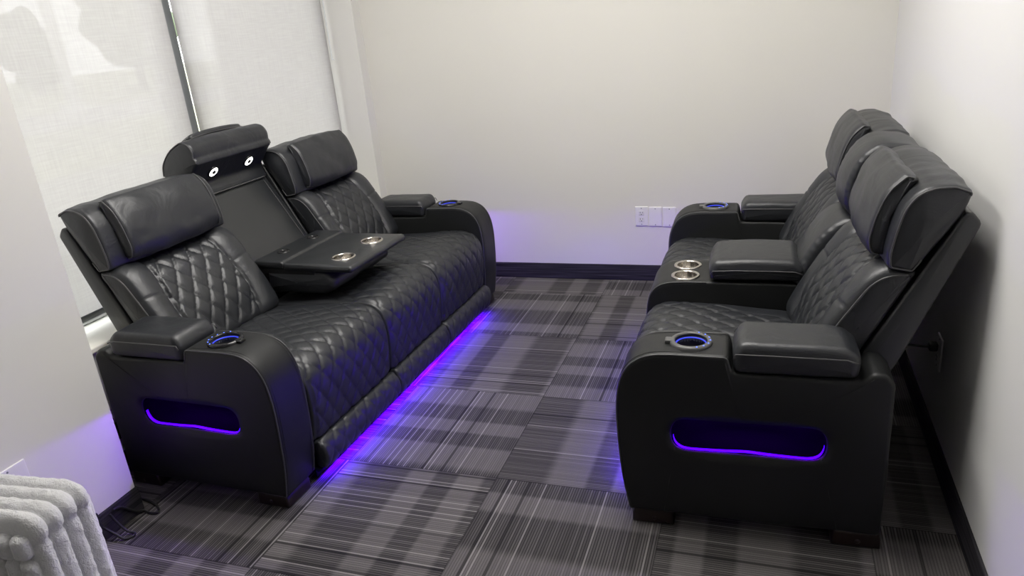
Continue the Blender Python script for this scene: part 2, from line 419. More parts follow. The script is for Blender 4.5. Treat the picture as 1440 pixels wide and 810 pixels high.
def sofa_arm(root, L, far, idx):
    mir = L if far else None
    A = mk('arm', *loft(ARM, 0, AW, .014, .03, puff=.004, slot=(SLOT, .105, SLOT_C), mirror=mir,
                         disp=lambda P, N, S, v, t: wob(idx, S, v, 14, .0012)), LEATHER_SHADED, root)
    Y = (lambda v: L - v) if far else (lambda v: v)
    A.data.materials.append(POCKET_SHADE)
    for k in range(POCKET[0], POCKET[1]): A.data.polygons[k].material_index = 1
    cv = Y(AW / 2); cd, zt = -.184, .607
    boolean_cut(A, [lathe([(0, -.07), (.046, -.07), (.046, .05), (0, .05)], (cd, cv, zt), 32)])
    # seam piping along both top edges, front to notch
    sel = (ARM[:, 1] > .04) & (ARM[:, 0] > -.309) & ~((ARM[:, 1] < .10) & (ARM[:, 0] < -.01)) & ((ARM[:, 0] > -.02) | (ARM[:, 1] > .5))
    st = int(np.argmin(np.where(sel, ARM[:, 1] - ARM[:, 0] * 0, 9))); n = len(ARM)
    order = [i for i in range(n) if sel[i]]
    # rotate so the path starts at the front bottom
    gaps = [j for j in range(len(order)) if (order[j] - order[j - 1]) not in (1,)]
    if gaps: order = order[gaps[-1]:] + order[:gaps[-1]]
    for v0, f in ((0., 1), (AW, -1)):
        pts = edge_path(ARM, 0, .014, out=.0008)
        pth = [(pts[i][0], Y(pts[i][1] if f == 1 else AW - pts[i][1]), pts[i][2]) for i in order]
        mk('seam_piping', *tube(pth, .0026), PIPE, A)
        pts2 = edge_path(ARM, 0, .014, out=.0004, f=85)
        pth = [(pts2[i][0], Y((pts2[i][1] + .006) if f == 1 else AW - pts2[i][1] - .006), pts2[i][2]) for i in order]
        mk('topstitch', *tube(pth, .0009, 4), THREAD, A)
    # stitched lines from the pocket down to the hem
    for a, b in (((-.142, .296), (-.105, .06)), ((-.552, .296), (-.605, .06))):
        pth = [(a[0] + (b[0] - a[0]) * t, Y(-.0042 * (1 - abs(2 * t - 1)) * .9 - .0002), a[1] + (b[1] - a[1]) * t) for t in np.linspace(0, 1, 12)]
        mk('pocket_seam', *tube(pth, .0012, 4), THREAD, A)
    # violet strip in the pocket lip
    lip = [p for p in SLOT]
    low = sorted([p for p in SLOT if p[1] < .337], key=lambda p: p[0])
    pth = []
    for p in low:
        c = SLOT_C; q = p - c; q = q / np.linalg.norm(q); pp = p - q * .009
        pth.append((pp[0], pp[1]))
    rb = [(x, Y(v), z) for x, z in pth for v in (.011, .020)]; rb += [(x, Y(v), z - .003) for x, z in pth for v in (.011, .020)]
    m_ = len(pth); fc_ = []
    for k in range(m_ - 1):
        a = 2 * k; b_ = 2 * m_ + a; fc_ += [(a, a + 1, a + 3, a + 2), (b_, b_ + 1, b_ + 3, b_ + 2), (a, a + 2, b_ + 2, b_), (a + 1, a + 3, b_ + 3, b_ + 1)]
    mk('pocket_light_strip', np.array(rb), fc_, PURPLE_SLOT, A)
    mk('pocket_lamp', *tube([(x, Y(.084), .386) for x in np.linspace(-.52, -.17, 6)], .004, 8), PURPLE_DEEP, A)  # unseen lamp added as source of the violet glow on pier and wall
    # lid
    def ld(P, N, S, v, t): return .004 * (1 - (2 * t - 1) ** 4) + wob(idx + 3, S, v, 18, .0010)
    B = mk('armrest_lid', *loft(LID, -.003, AW + .006, .022, .02, ld, puff=.004, mirror=mir), LEATHER, root)
    for side in (0, 1):
        pts = [(x, z) for x, z in [(-.3065, .603), (-.313, .618), (-.40, .618), (-.50, .617), (-.60, .616), (-.628, .607)]]
        vv = -.0055 if side == 0 else AW + .0085
        mk('lid_piping', *tube([(x, Y(vv), z) for x, z in pts], .0024), PIPE, B)
    # lighted cup holder
    H = mk('cup_holder', *lathe([(.047, -.004), (.047, .008), (.050, .0105), (.059, .009), (.062, .004), (.062, -.003)], (cd, cv, zt)), BEZEL if not root.get('dark_bezel') else GLOSS, root)
    mk('cup', *lathe([(.0465, .006), (.0445, -.066), (.0, -.067)], (cd, cv, zt)), MATTE, H)
    mk('light_ring', *tube([(cd + .0440 * math.cos(a), cv + .0440 * math.sin(a), zt - .004) for a in np.linspace(0, 2 * PI, 48, False)], .0022, 6, True), BLUE, H)
    mk('holder_tab', *rbox(cd + .052, cd + .076, cv - .014, cv + .014, zt - .002, zt + .010, .003), BEZEL if not root.get('dark_bezel') else GLOSS, H)
    for k in range(7):
        a = PI + math.radians((k - 3) * 23)
        mk('button_light', *lathe([(0, .0018), (.0022, .0016), (.0026, 0)], (cd + .0555 * math.cos(a), cv + .0555 * math.sin(a), zt + .0092), 10), BLUEDOT, H)
    # feet
    for d0, d1 in ((-.135, -.002), (-.728, -.592)):
        P = rpoly([(d1, 0, .004), (d1 - .002, .035, .01), (d1 - .008, .056, .008), (d0 + .008, .056, .008), (d0 + .002, .035, .01), (d0, 0, .004)], .006)
        Ft = mk('foot', *loft(P, .006, .145, .008, .05, puff=0, mirror=mir, rn=3), WOOD, root)
        mk('foot_cap', *lathe([(0, .0015), (.007, .001), (.009, -.002)], ((d0 + d1) / 2 - .005, Y(.0055), .022), 16,
                              axis=[[1, 0, 0], [0, 0, (1 if far else -1)], [0, 1, 0]]), WOOD, Ft)

def seat_disp(v0, v1, sd, soft=.012):
    def f(P, N, S, v, t):
        e = min(v - v0, v1 - v); d, z = P[:, 0], P[:, 1]
        top = (z > .43) & (d > -.56) | (d > .0)
        front = sm(d, -.56, -.45)
        # plain side gusset grows towards the back
        m = .020 + .075 * sm(-d, .17, .36) * (z > .4)
        on = sm(np.full(len(d), e) - m, -.002, .004) * front * top
        s = S
        q = quilt(s, np.full(len(d), v - (v0 + v1) / 2), .078, .118)
        seam = np.exp(-((e - m) / .004) ** 2) * .006 * front * top
        crown = soft * (1 - abs(2 * t - 1) ** 3.0) * sm(z, .20, .44)
        return q * on - seam + crown * top + wob(sd, S, np.full(len(d), v), 11, .0014) * top
    return f
def back_disp(v0, v1, sd):
    c = (v0 + v1) / 2; hw0 = (v1 - v0) * .29
    def f(P, N, S, v, t):
        d, z = P[:, 0], P[:, 1]
        fr = ((d + .5 * (z - .46)) > -.53) * sm(z, .45, .47)      # front face
        fr = sm(N[:, 0], -.1, .3) * sm(z, .44, .50)
        hw = hw0 + .012 * np.cos((z - .62) * 14)
        x = np.abs(v - c)
        on = sm(hw - x, -.002, .006)
        q = quilt(S, np.full(len(d), v - c), .080, .122, .0078, .0030, .0046)
        seam = np.exp(-((x - hw) / .0045) ** 2) * .008
        ruch = np.exp(-((x - hw + .012) / .010) ** 2) * .0016 * np.sin(S * 420)
        bol = .022 * (1 - on) * np.sin(np.clip((x - hw) / ((v1 - v0) / 2 - hw), 0, 1) * PI) ** .7
        mid = np.exp(-((z - .690 - .10 * (x - hw)) / .0035) ** 2) * .005 * (x > hw + .004)
        topr = .010 * sm(z, .5, .6) * (1 - sm(z, .74, .80))
        return fr * (q * on * sm(z, .47, .50) - seam + ruch + bol - mid + topr * on) + wob(sd, S, np.full(len(d), v), 13, .0012)
    return f
def head_disp(sd, amp=.010):
    def f(P, N, S, v, t):
        return amp * (1 - abs(2 * t - 1) ** 2.6) * sm(N[:, 0] + N[:, 1], -.2, .5) + wob(sd, S, np.full(len(P), v), 15, .0018) + np.array([.0034 * mnoise.noise(Vector((v * 17, s_ * 8, sd))) for s_ in S]) * sm(P[:, 1], .86, 1.0)
    return f
def seat_unit(root, v0, v1, sd, outer):
    mk('seat_cushion', *loft(SEAT, v0 + .003, v1 - .003, .022, .0065, seat_disp(v0, v1, sd), puff=.002), LEATHER, root)
    def fd(P, N, S, v, t):
        return quilt(S, np.full(len(P), v - (v0 + v1) / 2), .078, .118, .004, .0035, .003) * (P[:, 0] > .02)
    mk('footrest', *loft(FOOTREST, v0 + .004, v1 - .004, .012, .0065, fd, puff=.002), LEATHER, root)
def back_unit(root, v0, v1, sd):
    """v0..v1 already widened over the arm"""
    Bk = mk('back_cushion', *loft(BACK, v0 + .002, v1 - .002, .020, .0065, back_disp(v0, v1, sd), puff=.004), LEATHER, root)
    H = mk('headrest', *loft(HEAD, v0, v1, .016, .010, head_disp(sd), puff=.012), LEATHER, root)
    pw = .062
    def pd(P, N, S, v, t):
        return np.array([.0030 * mnoise.noise(Vector((v * 18, s_ * 18, sd + 9))) for s_ in S]) + .012 * (1 - abs(2 * t - 1) ** 2.2) * sm(N[:, 0], -.2, .5) + wob(sd + 5, S, np.full(len(P), v), 17, .0018)
    Pd = mk('headrest_pad', *loft(PAD, v0 + pw + .01, v1 - pw, .022, .010, pd, puff=.006), LEATHER, H)
    L_ = v1 - v0
    for vv, sgn in ((v0, 1), (v1, -1)):
        for prof, par, nm, rr in ((HEAD, H, 'headrest_piping', .016), (BACK, Bk, 'back_piping', .020)):
            pts = edge_path(prof, 0, rr, out=.0022, f=35)
            if nm == 'headrest_piping': keep = [i for i in range(len(prof)) if prof[i, 0] > -.892 and not (prof[i, 0] < -.79 and prof[i, 1] < 1.02)]
            else: keep = [i for i in range(len(prof)) if pnorm(prof, 2)[i, 0] > -.05 and prof[i, 1] > .47]
            g = [j for j in range(len(keep)) if keep[j] - keep[j - 1] != 1]
            if g: keep = keep[g[-1]:] + keep[:g[-1]]
            a0 = .002 if prof is BACK else 0
            pth = [(pts[i][0], vv + sgn * (pts[i][1] + a0), pts[i][2]) for i in keep]
            mk(nm, *tube(pth, .0030), PIPE, par)
    pts = edge_path(PAD, 0, .022, out=.003, f=45)
    front = [i for i in range(len(PAD)) if PAD[i, 0] > -.790 and pnorm(PAD, 2)[i] @ np.array([.93, .3]) > -.2]
    g = [j for j in range(len(front)) if front[j] - front[j - 1] != 1]
    if g: front = front[g[-1]:] + front[:g[-1]]
    for vv, sgn in ((v0 + pw + .01, 1), (v1 - pw, -1)):
        mk('pad_piping', *tube([(pts[i][0], vv + sgn * pts[i][1], pts[i][2]) for i in front], .0028), PIPE, Pd)
    mk('back_frame', *loft(FRAME, v0 - .002, v1 + .002, .010, .03, puff=.002), LEATHER_FLAT, root)

def sofa_base(root, L):
    # boxed base between the arms, hidden rail with a back plate added to block stray light
    P = rpoly([(-.07, .085, .01), (-.07, .33, .01), (-.69, .33, .01), (-.71, .44, .01), (-.724, .44, .01), (-.724, .085, .01)], .02)
    mk('base_frame', *loft(P, AW - .01, L - AW + .01, .006, .2, puff=0, rn=2), UNDER, root)
    mk('light_strip', *box(.000, .020, AW + .045, L - AW - .045, .037, .046), PURPLE, root)
    mk('strip_rail_and_shield', *join(box(-.070, .022, AW + .012, L - AW - .012, .046, .056), box(-.012, -.002, AW + .012, L - AW - .012, .010, .046)), UNDER, root)

def steel_cup(root_part, c, r=.050, depth=.062):
    Cp = mk('steel_cup_holder', *lathe([(r - .008, .0005), (r - .006, .004), (r, .0045), (r + .005, .003), (r + .006, -.002)], c), STEEL, root_part)
    mk('cup_wall', *lathe([(r - .0075, .002), (r - .010, -depth), (0, -depth - .001)], c), STEEL, Cp)
    return Cp

# ------------------------------------------------------------------ left: three seat sofa
def place_sofa(name, label, L, origin, th, flip):
    cx = .36
    # local (d=-.36, v=L/2) is the empty
    rz = th + (PI if flip else 0)
    c, s = math.cos(rz), math.sin(rz)
    lx, ly = -cx, L / 2
    if flip: ox, oy = origin[0] - L * math.sin(th), origin[1] + L * math.cos(th)
    else: ox, oy = origin
    root = thing(name, label, 'sofa', (ox + c * lx - s * ly, oy + s * lx + c * ly, 0), rz)
    OFF[0], OFF[1] = cx, -L / 2
    return root
LL = 2.03
S1 = place_sofa('recliner_sofa', 'black leather three-seat recliner sofa under the window with its middle table folded down', LL, (-2.132, -2.425), -.0245, False)
S1['dark_bezel'] = 1
sofa_arm(S1, LL, False, 1); sofa_arm(S1, LL, True, 2); sofa_base(S1, LL)
for i, (a, b) in enumerate(((.182, .765), (.765, 1.285), (1.285, 1.848))): seat_unit(S1, a, b, i * 2.1, 0)
back_unit(S1, .150, .762, 1.3)
back_unit(S1, 1.288, 1.880, 4.3)
# middle: panel behind the folded table, raised light headrest
m0, m1 = .772, 1.278
P = rpoly([(-.600, .45, .01), (-.575, .47, .02), (-.850, .915, .02), (-.868, .935, .02), (-.91, .95, .02), (-.745, .525), (-.66, .45, .01)], .008)
mp = mk('middle_back_panel', *loft(P, m0, m1, .012, .02, puff=.002), LEATHER_FLAT, S1)
for vv in (m0 + .035, m1 - .035):
    mk('panel_seam', *tube([(-.590 + (-.850 + .590) * t + .003, vv, .49 + (.915 - .49) * t) for t in np.linspace(0, 1, 8)], .0018), PIPE, mp)
P = rpoly([(-.868, .925, .006), (-.846, .928, .008), (-.872, .985, .03), (-.798, 1.074, .008), (-.786, 1.084, .01), (-.790, 1.104, .006), (-.797, 1.110, .006), (-.794, 1.145), (-.815, 1.176),
           (-.850, 1.188), (-.93, 1.150), (-.985, 1.085), (-.992, 1.035, .02), (-.935, .95, .01), (-.905, .93, .01)], .006)
def mh(P, N, S, v, t):
    return .006 * (1 - abs(2 * t - 1) ** 4) * sm(N[:, 1], .2, .7) + wob(3, S, np.full(len(P), v), 17, .0016) * (P[:, 1] > 1.09)
HM = mk('raised_headrest', *loft(P, m0 - .004, m1 + .004, .014, .008, mh, puff=.006), LEATHER, S1)
pts = edge_path(P, 0, .014, out=.002, f=40)
keep = [i for i in range(len(P)) if P[i, 1] > 1.03 and pnorm(P, 2)[i, 1] > -.3]
g = [j for j in range(len(keep)) if keep[j] - keep[j - 1] != 1]
if g: keep = keep[g[-1]:] + keep[:g[-1]]
for vv, s in ((m0 - .004, 1), (m1 + .004, -1)):
    mk('headrest_piping', *tube([(pts[i][0], vv + s * pts[i][1], pts[i][2]) for i in keep], .003), PIPE, HM)
# padded top pad of the flipped headrest
P2 = rpoly([(-.968, 1.095, .01), (-.925, 1.145), (-.862, 1.182, .01), (-.872, 1.203, .01), (-.940, 1.170), (-.985, 1.115, .01)], .006)
Pd = mk('headrest_pad', *loft(P2, m0 + .075, m1 - .085, .018, .01, lambda P, N, S, v, t: .010 * (1 - abs(2 * t - 1) ** 2.4) * sm(N[:, 1], 0, .6), puff=.004), LEATHER, HM)
mk('pad_piping', *tube([(-.864, v, 1.187 + .008 * (1 - (2 * (v - m0 - .08) / (m1 - m0 - .17) - 1) ** 2)) for v in np.linspace(m0 + .08, m1 - .09, 20)], .003), PIPE, Pd)
mk('ledge_piping', *tube([(-.846, v, .929) for v in np.linspace(m0 + .02, m1 - .02, 12)], .0034), PIPE, HM)
# reading lights on the sloping underside
ax = np.array([-.872 + .798, 0, .985 - 1.074]); ax /= np.linalg.norm(ax)      # down the slope
nz = np.array([ax[2] * -1, 0, ax[0]]) * 1.0
nz = np.array([-ax[2], 0, ax[0]]); nz = nz if nz[0] > 0 else -nz              # faces forward and down
A3 = np.array([ax, np.cross(nz, ax), nz]).T
for v in (.903, 1.147):
    c = np.array([-.8345, v, 1.030]) + nz * .001
    Rl = mk('reading_light', *lathe([(.031, -.002), (.030, .004), (.026, .006), (.024, .003)], c, 32, A3), GLOSS, HM)
    mk('lamp_ring', *lathe([(.0105, .004), (.012, .0065), (.0235, .0060), (.0245, .003)], c, 32, A3), WHITE_LED, Rl)
    mk('lamp_switch', *lathe([(0, .0100), (.0095, .0095), (.0105, .002)], c, 20, A3), GLOSS, Rl)
# folding table
TT = rpoly([(-.458, .607, .006), (-.112, .605, .010), (-.104, .620, .012), (-.112, .636, .012), (-.458, .640, .008)], .007)
tb = mk('fold_down_table', *loft(TT, m0 + .008, m1 - .010, .012, .02, lambda P, N, S, v, t: wob(2, S, np.full(len(P), v), 14, .0012), puff=.001), LEATHER_FLAT, S1)
cups = [(-.222, 1.025 - .122), (-.222, 1.025 + .122)]
boolean_cut(tb, [lathe([(0, -.06), (.0475, -.06), (.0475, .03), (0, .03)], (d, v, .637), 32) for d, v in cups])
hp = mk('hinge_panel', *loft(rpoly([(-.61, .618, .006), (-.457, .615, .006), (-.452, .640, .008), (-.462, .649, .008), (-.608, .650, .008)], .007), m0 + .006, m1 - .008, .010, .05, puff=.001), LEATHER_FLAT, S1)
for d, v in ((-.548, .918), (-.540, 1.140)):
    rg = mk('power_port', *lathe([(.018, .001), (.020, .005), (.026, .006), (.030, .003), (.031, -.003)], (d, v, .649), 32), GLOSS, hp)
    mk('port_face', *lathe([(0, .003), (.017, .003), (.0185, .001)], (d, v, .649), 24), MATTE, rg)
    mk('port_bar', *rbox(d - .016, d + .016, v - .0045, v + .0045, .650, .6545, .002, 2), GLOSS, rg)
FC = rpoly([(-.56, .500, .03), (-.27, .498, .045), (-.20, .53, .03), (-.20, .575, .03), (-.25, .607, .02), (-.56, .612, .02)], .007)
fc = mk('folded_back_cushion', *loft(FC, m0 + .010, m1 - .012, .030, .012, lambda P, N, S, v, t: wob(6, S, np.full(len(P), v), 20, .002), puff=.006), LEATHER, S1)
mk('table_arm', *rbox(-.60, -.30, m0 + .012, m1 - .014, .588, .617, .006, 2), MATTE, tb)
bpy.context.view_layer.update()
for d, v in cups: steel_cup(tb, (d, v, .637))
# ------------------------------------------------------------------ right: loveseat with console
LR = 1.745
S2 = place_sofa('recliner_loveseat', 'black leather two-seat recliner with a centre storage console against the right wall', LR, (-.952, -2.237), .025, True)
sofa_arm(S2, LR, False, 5); sofa_arm(S2, LR, True, 6); sofa_base(S2, LR)
k0, k1 = .735, 1.010
for i, (a, b) in enumerate(((.182, k0), (k1, LR - .182))): seat_unit(S2, a, b, 7 + i * 2.1, 0)
back_unit(S2, .150, k0 - .002, 8.3)
back_unit(S2, k1 + .002, LR - .150, 9.9)
CON = rpoly([(.0, .058, .012), (.030, .19), (.038, .34), (.037, .44), (.024, .503), (-.005, .538), (-.05, .554), (-.12, .557), (-.575, .552, .01), (-.575, .058, .01)], .008)
cn = mk('console', *loft(CON, k0 + .003, k1 - .003, .012, .03, lambda P, N, S, v, t: wob(1, S, np.full(len(P), v), 12, .001), puff=.002), LEATHER_SHADED, S2)
cc = [(-.110, (k0 + k1) / 2 - .061), (-.110, (k0 + k1) / 2 + .061)]
boolean_cut(cn, [lathe([(0, -.07), (.0470, -.07), (.0470, .03), (0, .03)], (d, v, .5555), 32) for d, v in cc])
for d, v in cc: steel_cup(cn, (d, v, .5565), .0495)
sel = [i for i in range(len(CON)) if CON[i, 0] > -.20 and pnorm(CON, 2)[i] @ np.array([.7, .7]) > .1 and CON[i, 1] > .07]
for vv, s in ((k0 + .003, 1), (k1 - .003, -1)):
    pts = edge_path(CON, 0, .012, out=.001)
    mk('console_piping', *tube([(pts[i][0], vv + s * pts[i][1], pts[i][2]) for i in sel], .0026), PIPE, cn)
CL = rpoly([(-.205, .562, .015), (-.200, .60), (-.222, .638, .03), (-.36, .646), (-.50, .640, .03), (-.540, .610, .03), (-.535, .562, .015)], .008)
cl = mk('console_lid', *loft(CL, k0 - .006, k1 + .004, .024, .015, lambda P, N, S, v, t: .006 * (1 - abs(2 * t - 1) ** 3) * (P[:, 1] > .6), puff=.004), LEATHER, S2)
for vv in (k0 - .0085, k1 + .0065):
    mk('lid_piping', *tube([(x, vv, z) for x, z in ((-.208, .590), (-.216, .603), (-.30, .606), (-.40, .606), (-.50, .604), (-.530, .594))], .0026), PIPE, cl)
mk('console_back_pad', *loft(rpoly([(-.535, .55, .01), (-.54, .60, .02), (-.575, .655, .02), (-.62, .66, .01), (-.60, .54, .01)], .01), k0 + .02, k1 - .02, .012, .03, puff=.002), LEATHER_FLAT, S2)
def cdisp(sd):
    def f(P, N, S, v, t):
        return .012 * (1 - abs(2 * t - 1) ** 2.4) * sm(N[:, 0], -.3, .4) + wob(sd, S, np.full(len(P), v), 16, .0018) + .0012 * np.sin(P[:, 1] * 260) * sm(np.full(len(P), abs(2 * t - 1)), .75, .95)
    return f
mk('back_cushion', *loft(BACK_C, k0 + .004, k1 - .004, .024, .0065, cdisp(2), puff=.004), LEATHER, S2)
mk('headrest', *loft(HEAD_C, k0 + .002, k1 - .002, .018, .0065, cdisp(4), puff=.004), LEATHER, S2)
mk('back_frame', *loft(FRAME, k0, k1, .010, .03, puff=.002), LEATHER_FLAT, S2)
OFF[0] = OFF[1] = 0.

# ------------------------------------------------------------------ the room
XL, XP, PY_, YF, HC = -2.925, -2.69, -2.537, -8.5, 2.75
XG = -3.12             # blind plane
mk('floor', *box(XL - .4, .15, YF, .15, -.12, 0), CARPET, kind='structure', smooth=False)
mk('wall_back', *box(XG - .25, .15, 0, .15, 0, HC), WALL, kind='structure', smooth=False)
mk('wall_right', *box(0, .15, YF, 0, 0, HC), WALL_R, kind='structure', smooth=False)
mk('wall_front', *box(XG - .25, .15, YF - .15, YF, 0, HC), WALL, kind='structure', smooth=False)
mk('ceiling', *box(XG - .25, .15, YF, 0, HC, HC + .1), CEIL, kind='structure', smooth=False)
SZ = .548
Y2A, Y2B = -6.9, -3.9        # window bay added behind the camera to light the right wall
mk('wall_left', *join(box(XG - .25, XL, -.085, 0, 0, HC), box(XG - .25, XP, Y2B, PY_, 0, HC), box(XG - .25, XP, YF, Y2A, 0, HC), box(XG - .25, XP, Y2A, Y2B, 2.55, HC), box(XG - .25, XP, Y2A, Y2B, 0, SZ - .022),
                      box(XG - .25, XL, PY_, -.085, 2.55, HC)), WALL_L, kind='structure', smooth=False)
mk('wall_below_window', *box(XG - .12, XL - .012, PY_, -.085, 0, SZ - .02), APRON_SHADED, kind='structure', smooth=False)
bb = .0995
mk('baseboard_back', *rbox(XL, 0, -.008, .001, 0, bb, .003, 2), CBASE, kind='structure')
mk('baseboard_right', *rbox(-.008, .001, YF, -.008, 0, bb, .003, 2), CBASE, kind='structure')
mk('baseboard_left', *join(rbox(XP - .001, XP + .008, YF, PY_ + .004, 0, bb, .003, 2), rbox(XL, XP + .008, PY_ - .001, PY_ + .008, 0, bb, .003, 2), rbox(XL - .013, XL - .004, PY_ + .008, -.09, 0, bb, .003, 2)), CBASE, kind='structure')
# window
WY0, WY1, WZ1 = PY_, -.085, 2.55
W = thing('window_1', '', ''); del W['label']; del W['category']; W['kind'] = 'structure'; W.location = (XG - .1, (WY0 + WY1) / 2, SZ)
def at(o, V): V = np.asarray(V).copy(); V -= np.array(o.location); return V
def part(name, VF, m, par, smooth=False): return mk(name, at(par, VF[0]), VF[1], m, par, smooth)
xf0, xf1 = XG - .15, XG - .06
MUY = -1.375
part('window_frame', join(box(xf0, xf1, WY0, WY1, SZ - .015, SZ + .018), box(xf0, xf1, WY0, WY1, WZ1 - .06, WZ1), box(xf0, xf1, WY0, WY0 + .05, SZ, WZ1), box(xf0, xf1, WY1 - .045, WY1, SZ, WZ1)), ALU, W)
part('mullion', rbox(xf0, xf1 + .02, -1.372, -1.286, SZ + .05, WZ1 - .05, .004, 2), ALU, W, True)
part('window_sill', rbox(XG - .10, XL + .006, PY_, -.085, SZ - .022, SZ, .004, 2), WHITE_METAL, W, True)
part('window_stool_trim', rbox(XG - .07, XG - .035, PY_, -.085, SZ, SZ + .006, .003, 2), PLASTIC, W, True)
part('glass', box(XG - .110, XG - .104, WY0 + .04, WY1 - .04, SZ + .012, WZ1 - .05), GLASS, W)
W2 = thing('added_light_window', '', ''); del W2['label']; del W2['category']; W2['kind'] = 'structure'; W2.location = (XG - .1, (Y2A + Y2B) / 2, SZ)  # unseen window, added to brighten the near right wall
part('window_frame', join(box(xf0, xf1, Y2A, Y2B, SZ - .015, SZ + .018), box(xf0, xf1, Y2A, Y2B, WZ1 - .06, WZ1), box(xf0, xf1, Y2A, Y2A + .05, SZ, WZ1), box(xf0, xf1, Y2B - .05, Y2B, SZ, WZ1)), ALU, W2)
part('mullion', rbox(xf0, xf1 + .02, (Y2A + Y2B) / 2 - .04, (Y2A + Y2B) / 2 + .04, SZ + .02, WZ1 - .05, .004, 2), ALU, W2, True)
part('window_sill', rbox(XG - .10, XP + .006, Y2A, Y2B, SZ - .022, SZ, .004, 2), WHITE_METAL, W2, True)
part('glass', box(XG - .110, XG - .104, Y2A + .04, Y2B - .04, SZ + .012, WZ1 - .05), GLASS, W2)
# roller blinds
def blind(label, y0, y1, chain):
    B = thing('roller_blind', label, 'blind', (XG, (y0 + y1) / 2, WZ1 - .03), 0, None)
    part('fabric', (np.array([(XG, y0, .600), (XG, y1, .600), (XG, y1, 2.50), (XG, y0, 2.50)]), [(0, 1, 2, 3)]), BLIND, B)
    part('bottom_rail', rbox(XG - .006, XG + .006, y0, y1, .577, .602, .004, 2), ALU, B, True)
    part('roller_tube', tube([(XG - .01, y0, 2.52), (XG - .01, y1, 2.52)], .024, 20), ALU, B, True)
    part('bracket', join(box(XG - .04, XG + .02, y0 - .004, y0, 2.48, 2.55), box(XG - .04, XG + .02, y1, y1 + .004, 2.48, 2.55)), ALU, B)
    if chain:
        zb = 1.42
        pth = [(XG + .014, y1 + .006, z) for z in np.linspace(2.5, zb + .01, 30)] + [(XG + .014, y1 + .006 + .008 * (1 - math.cos(a)), zb + .01 - .012 * math.sin(a)) for a in np.linspace(.2, PI - .2, 8)] + [(XG + .014, y1 + .022, z) for z in np.linspace(zb + .01, 2.5, 30)]
        part('pull_chain', tube(pth, .0026, 6), CHAIN, B, True)
blind('wide screen roller blind on the left of the dark window mullion', PY_ + .012, -1.376, False)
blind('screen roller blind right of the dark mullion with a pull chain at its edge', -1.326, -.104, True)

blind('screen roller blind of the unseen window bay added for light behind the camera', Y2A + .012, Y2B - .012, False)
# wall plates
def plate(name, label, x, z, outlet, group=None, w=.074, h=.118):
    o = thing(name, label, 'wall plate', (x, 0, z), 0, group)
    def pl(nm, VF, m, par): V = np.asarray(VF[0]).copy(); return mk(nm, V, VF[1], m, par, True)
    pl('face_plate', rbox(-w / 2, w / 2, -.006, 0, -h / 2, h / 2, .003, 3), PLASTIC, o)
    for zz in (.048, -.048): pl('screw', lathe([(0, .0012), (.003, .001), (.0034, 0)], (0, -.006, zz), 12, [[1, 0, 0], [0, 0, -1], [0, 1, 0]]), ALU, o)
    if outlet:
        for zz in (.0195, -.0195):
            rc = pl('receptacle', rbox(-.0165, .0165, -.0085, -.004, zz - .0145, zz + .0145, .003, 2), PLASTIC2, o)
            pl('socket_slot', join(box(-.008, -.0055, -.0092, -.0084, zz + .000, zz + .009), box(.0055, .008, -.0092, -.0084, zz + .001, zz + .008), box(-.0025, .0025, -.0092, -.0084, zz - .010, zz - .005)), HOLE, rc)
    return o
plate('wall_outlet', 'white duplex power outlet on the back wall, leftmost of three plates', -1.266, .402, True)
plate('outlet_cover', 'white blank cover plate on the back wall directly beside the power outlet', -1.186, .399, False)
plate('outlet_cover', 'white blank cover plate on the back wall, partly hidden by the far loveseat arm', -1.105, .397, False)
# plate on the right wall behind the loveseat, with plug and cord
rp = plate('wall_outlet', 'power outlet plate in the shade behind the loveseat on the right wall', 0, .365, True)
rp.location = (0, -1.60, .365); rp.rotation_euler = (0, 0, -PI / 2)
bpy.context.view_layer.update()
def child_of(o, par): o.parent = par; o.matrix_parent_inverse = par.matrix_world.inverted(); return o
pc = child_of(mk('power_cord', *tube([(-.022, -1.60, .385), (-.05, -1.60, .384), (-.09, -1.585, .380), (-.14, -1.56, .372), (-.20, -1.52, .36), (-.250, -1.45, .345)], .0045, 8), CORD), S2)
pg = mk('plug', *rbox(-.036, -.0095, -1.616, -1.584, .372, .400, .005, 2), CORD)
pg.parent = pc
# plate on the left pier
lp = plate('wall_outlet', 'white outlet plate on the left pier just above the plush white ottoman', 0, .375, True, w=.118)
lp.location = (XP, -2.922, .375); lp.rotation_euler = (0, 0, PI / 2)
# plate in the gap under the sill
gp = plate('wall_outlet', 'small white outlet seen in the gap between left pier and sofa', 0, .262, True)
gp.location = (XL - .012, -2.36, .262); gp.rotation_euler = (0, 0, PI / 2)
ad = mk('power_adapter', *rbox(XL - .003, XL + .028, -2.385, -2.335, .172, .232, .006, 2), CORD)
ad2 = mk('adapter_prongs', *rbox(XL - .013, XL + .002, -2.368, -2.352, .20, .225, .003, 2), STEEL, ad)
tag(ad, 'black power adapter plugged in below the window behind the sofa', 'adapter')

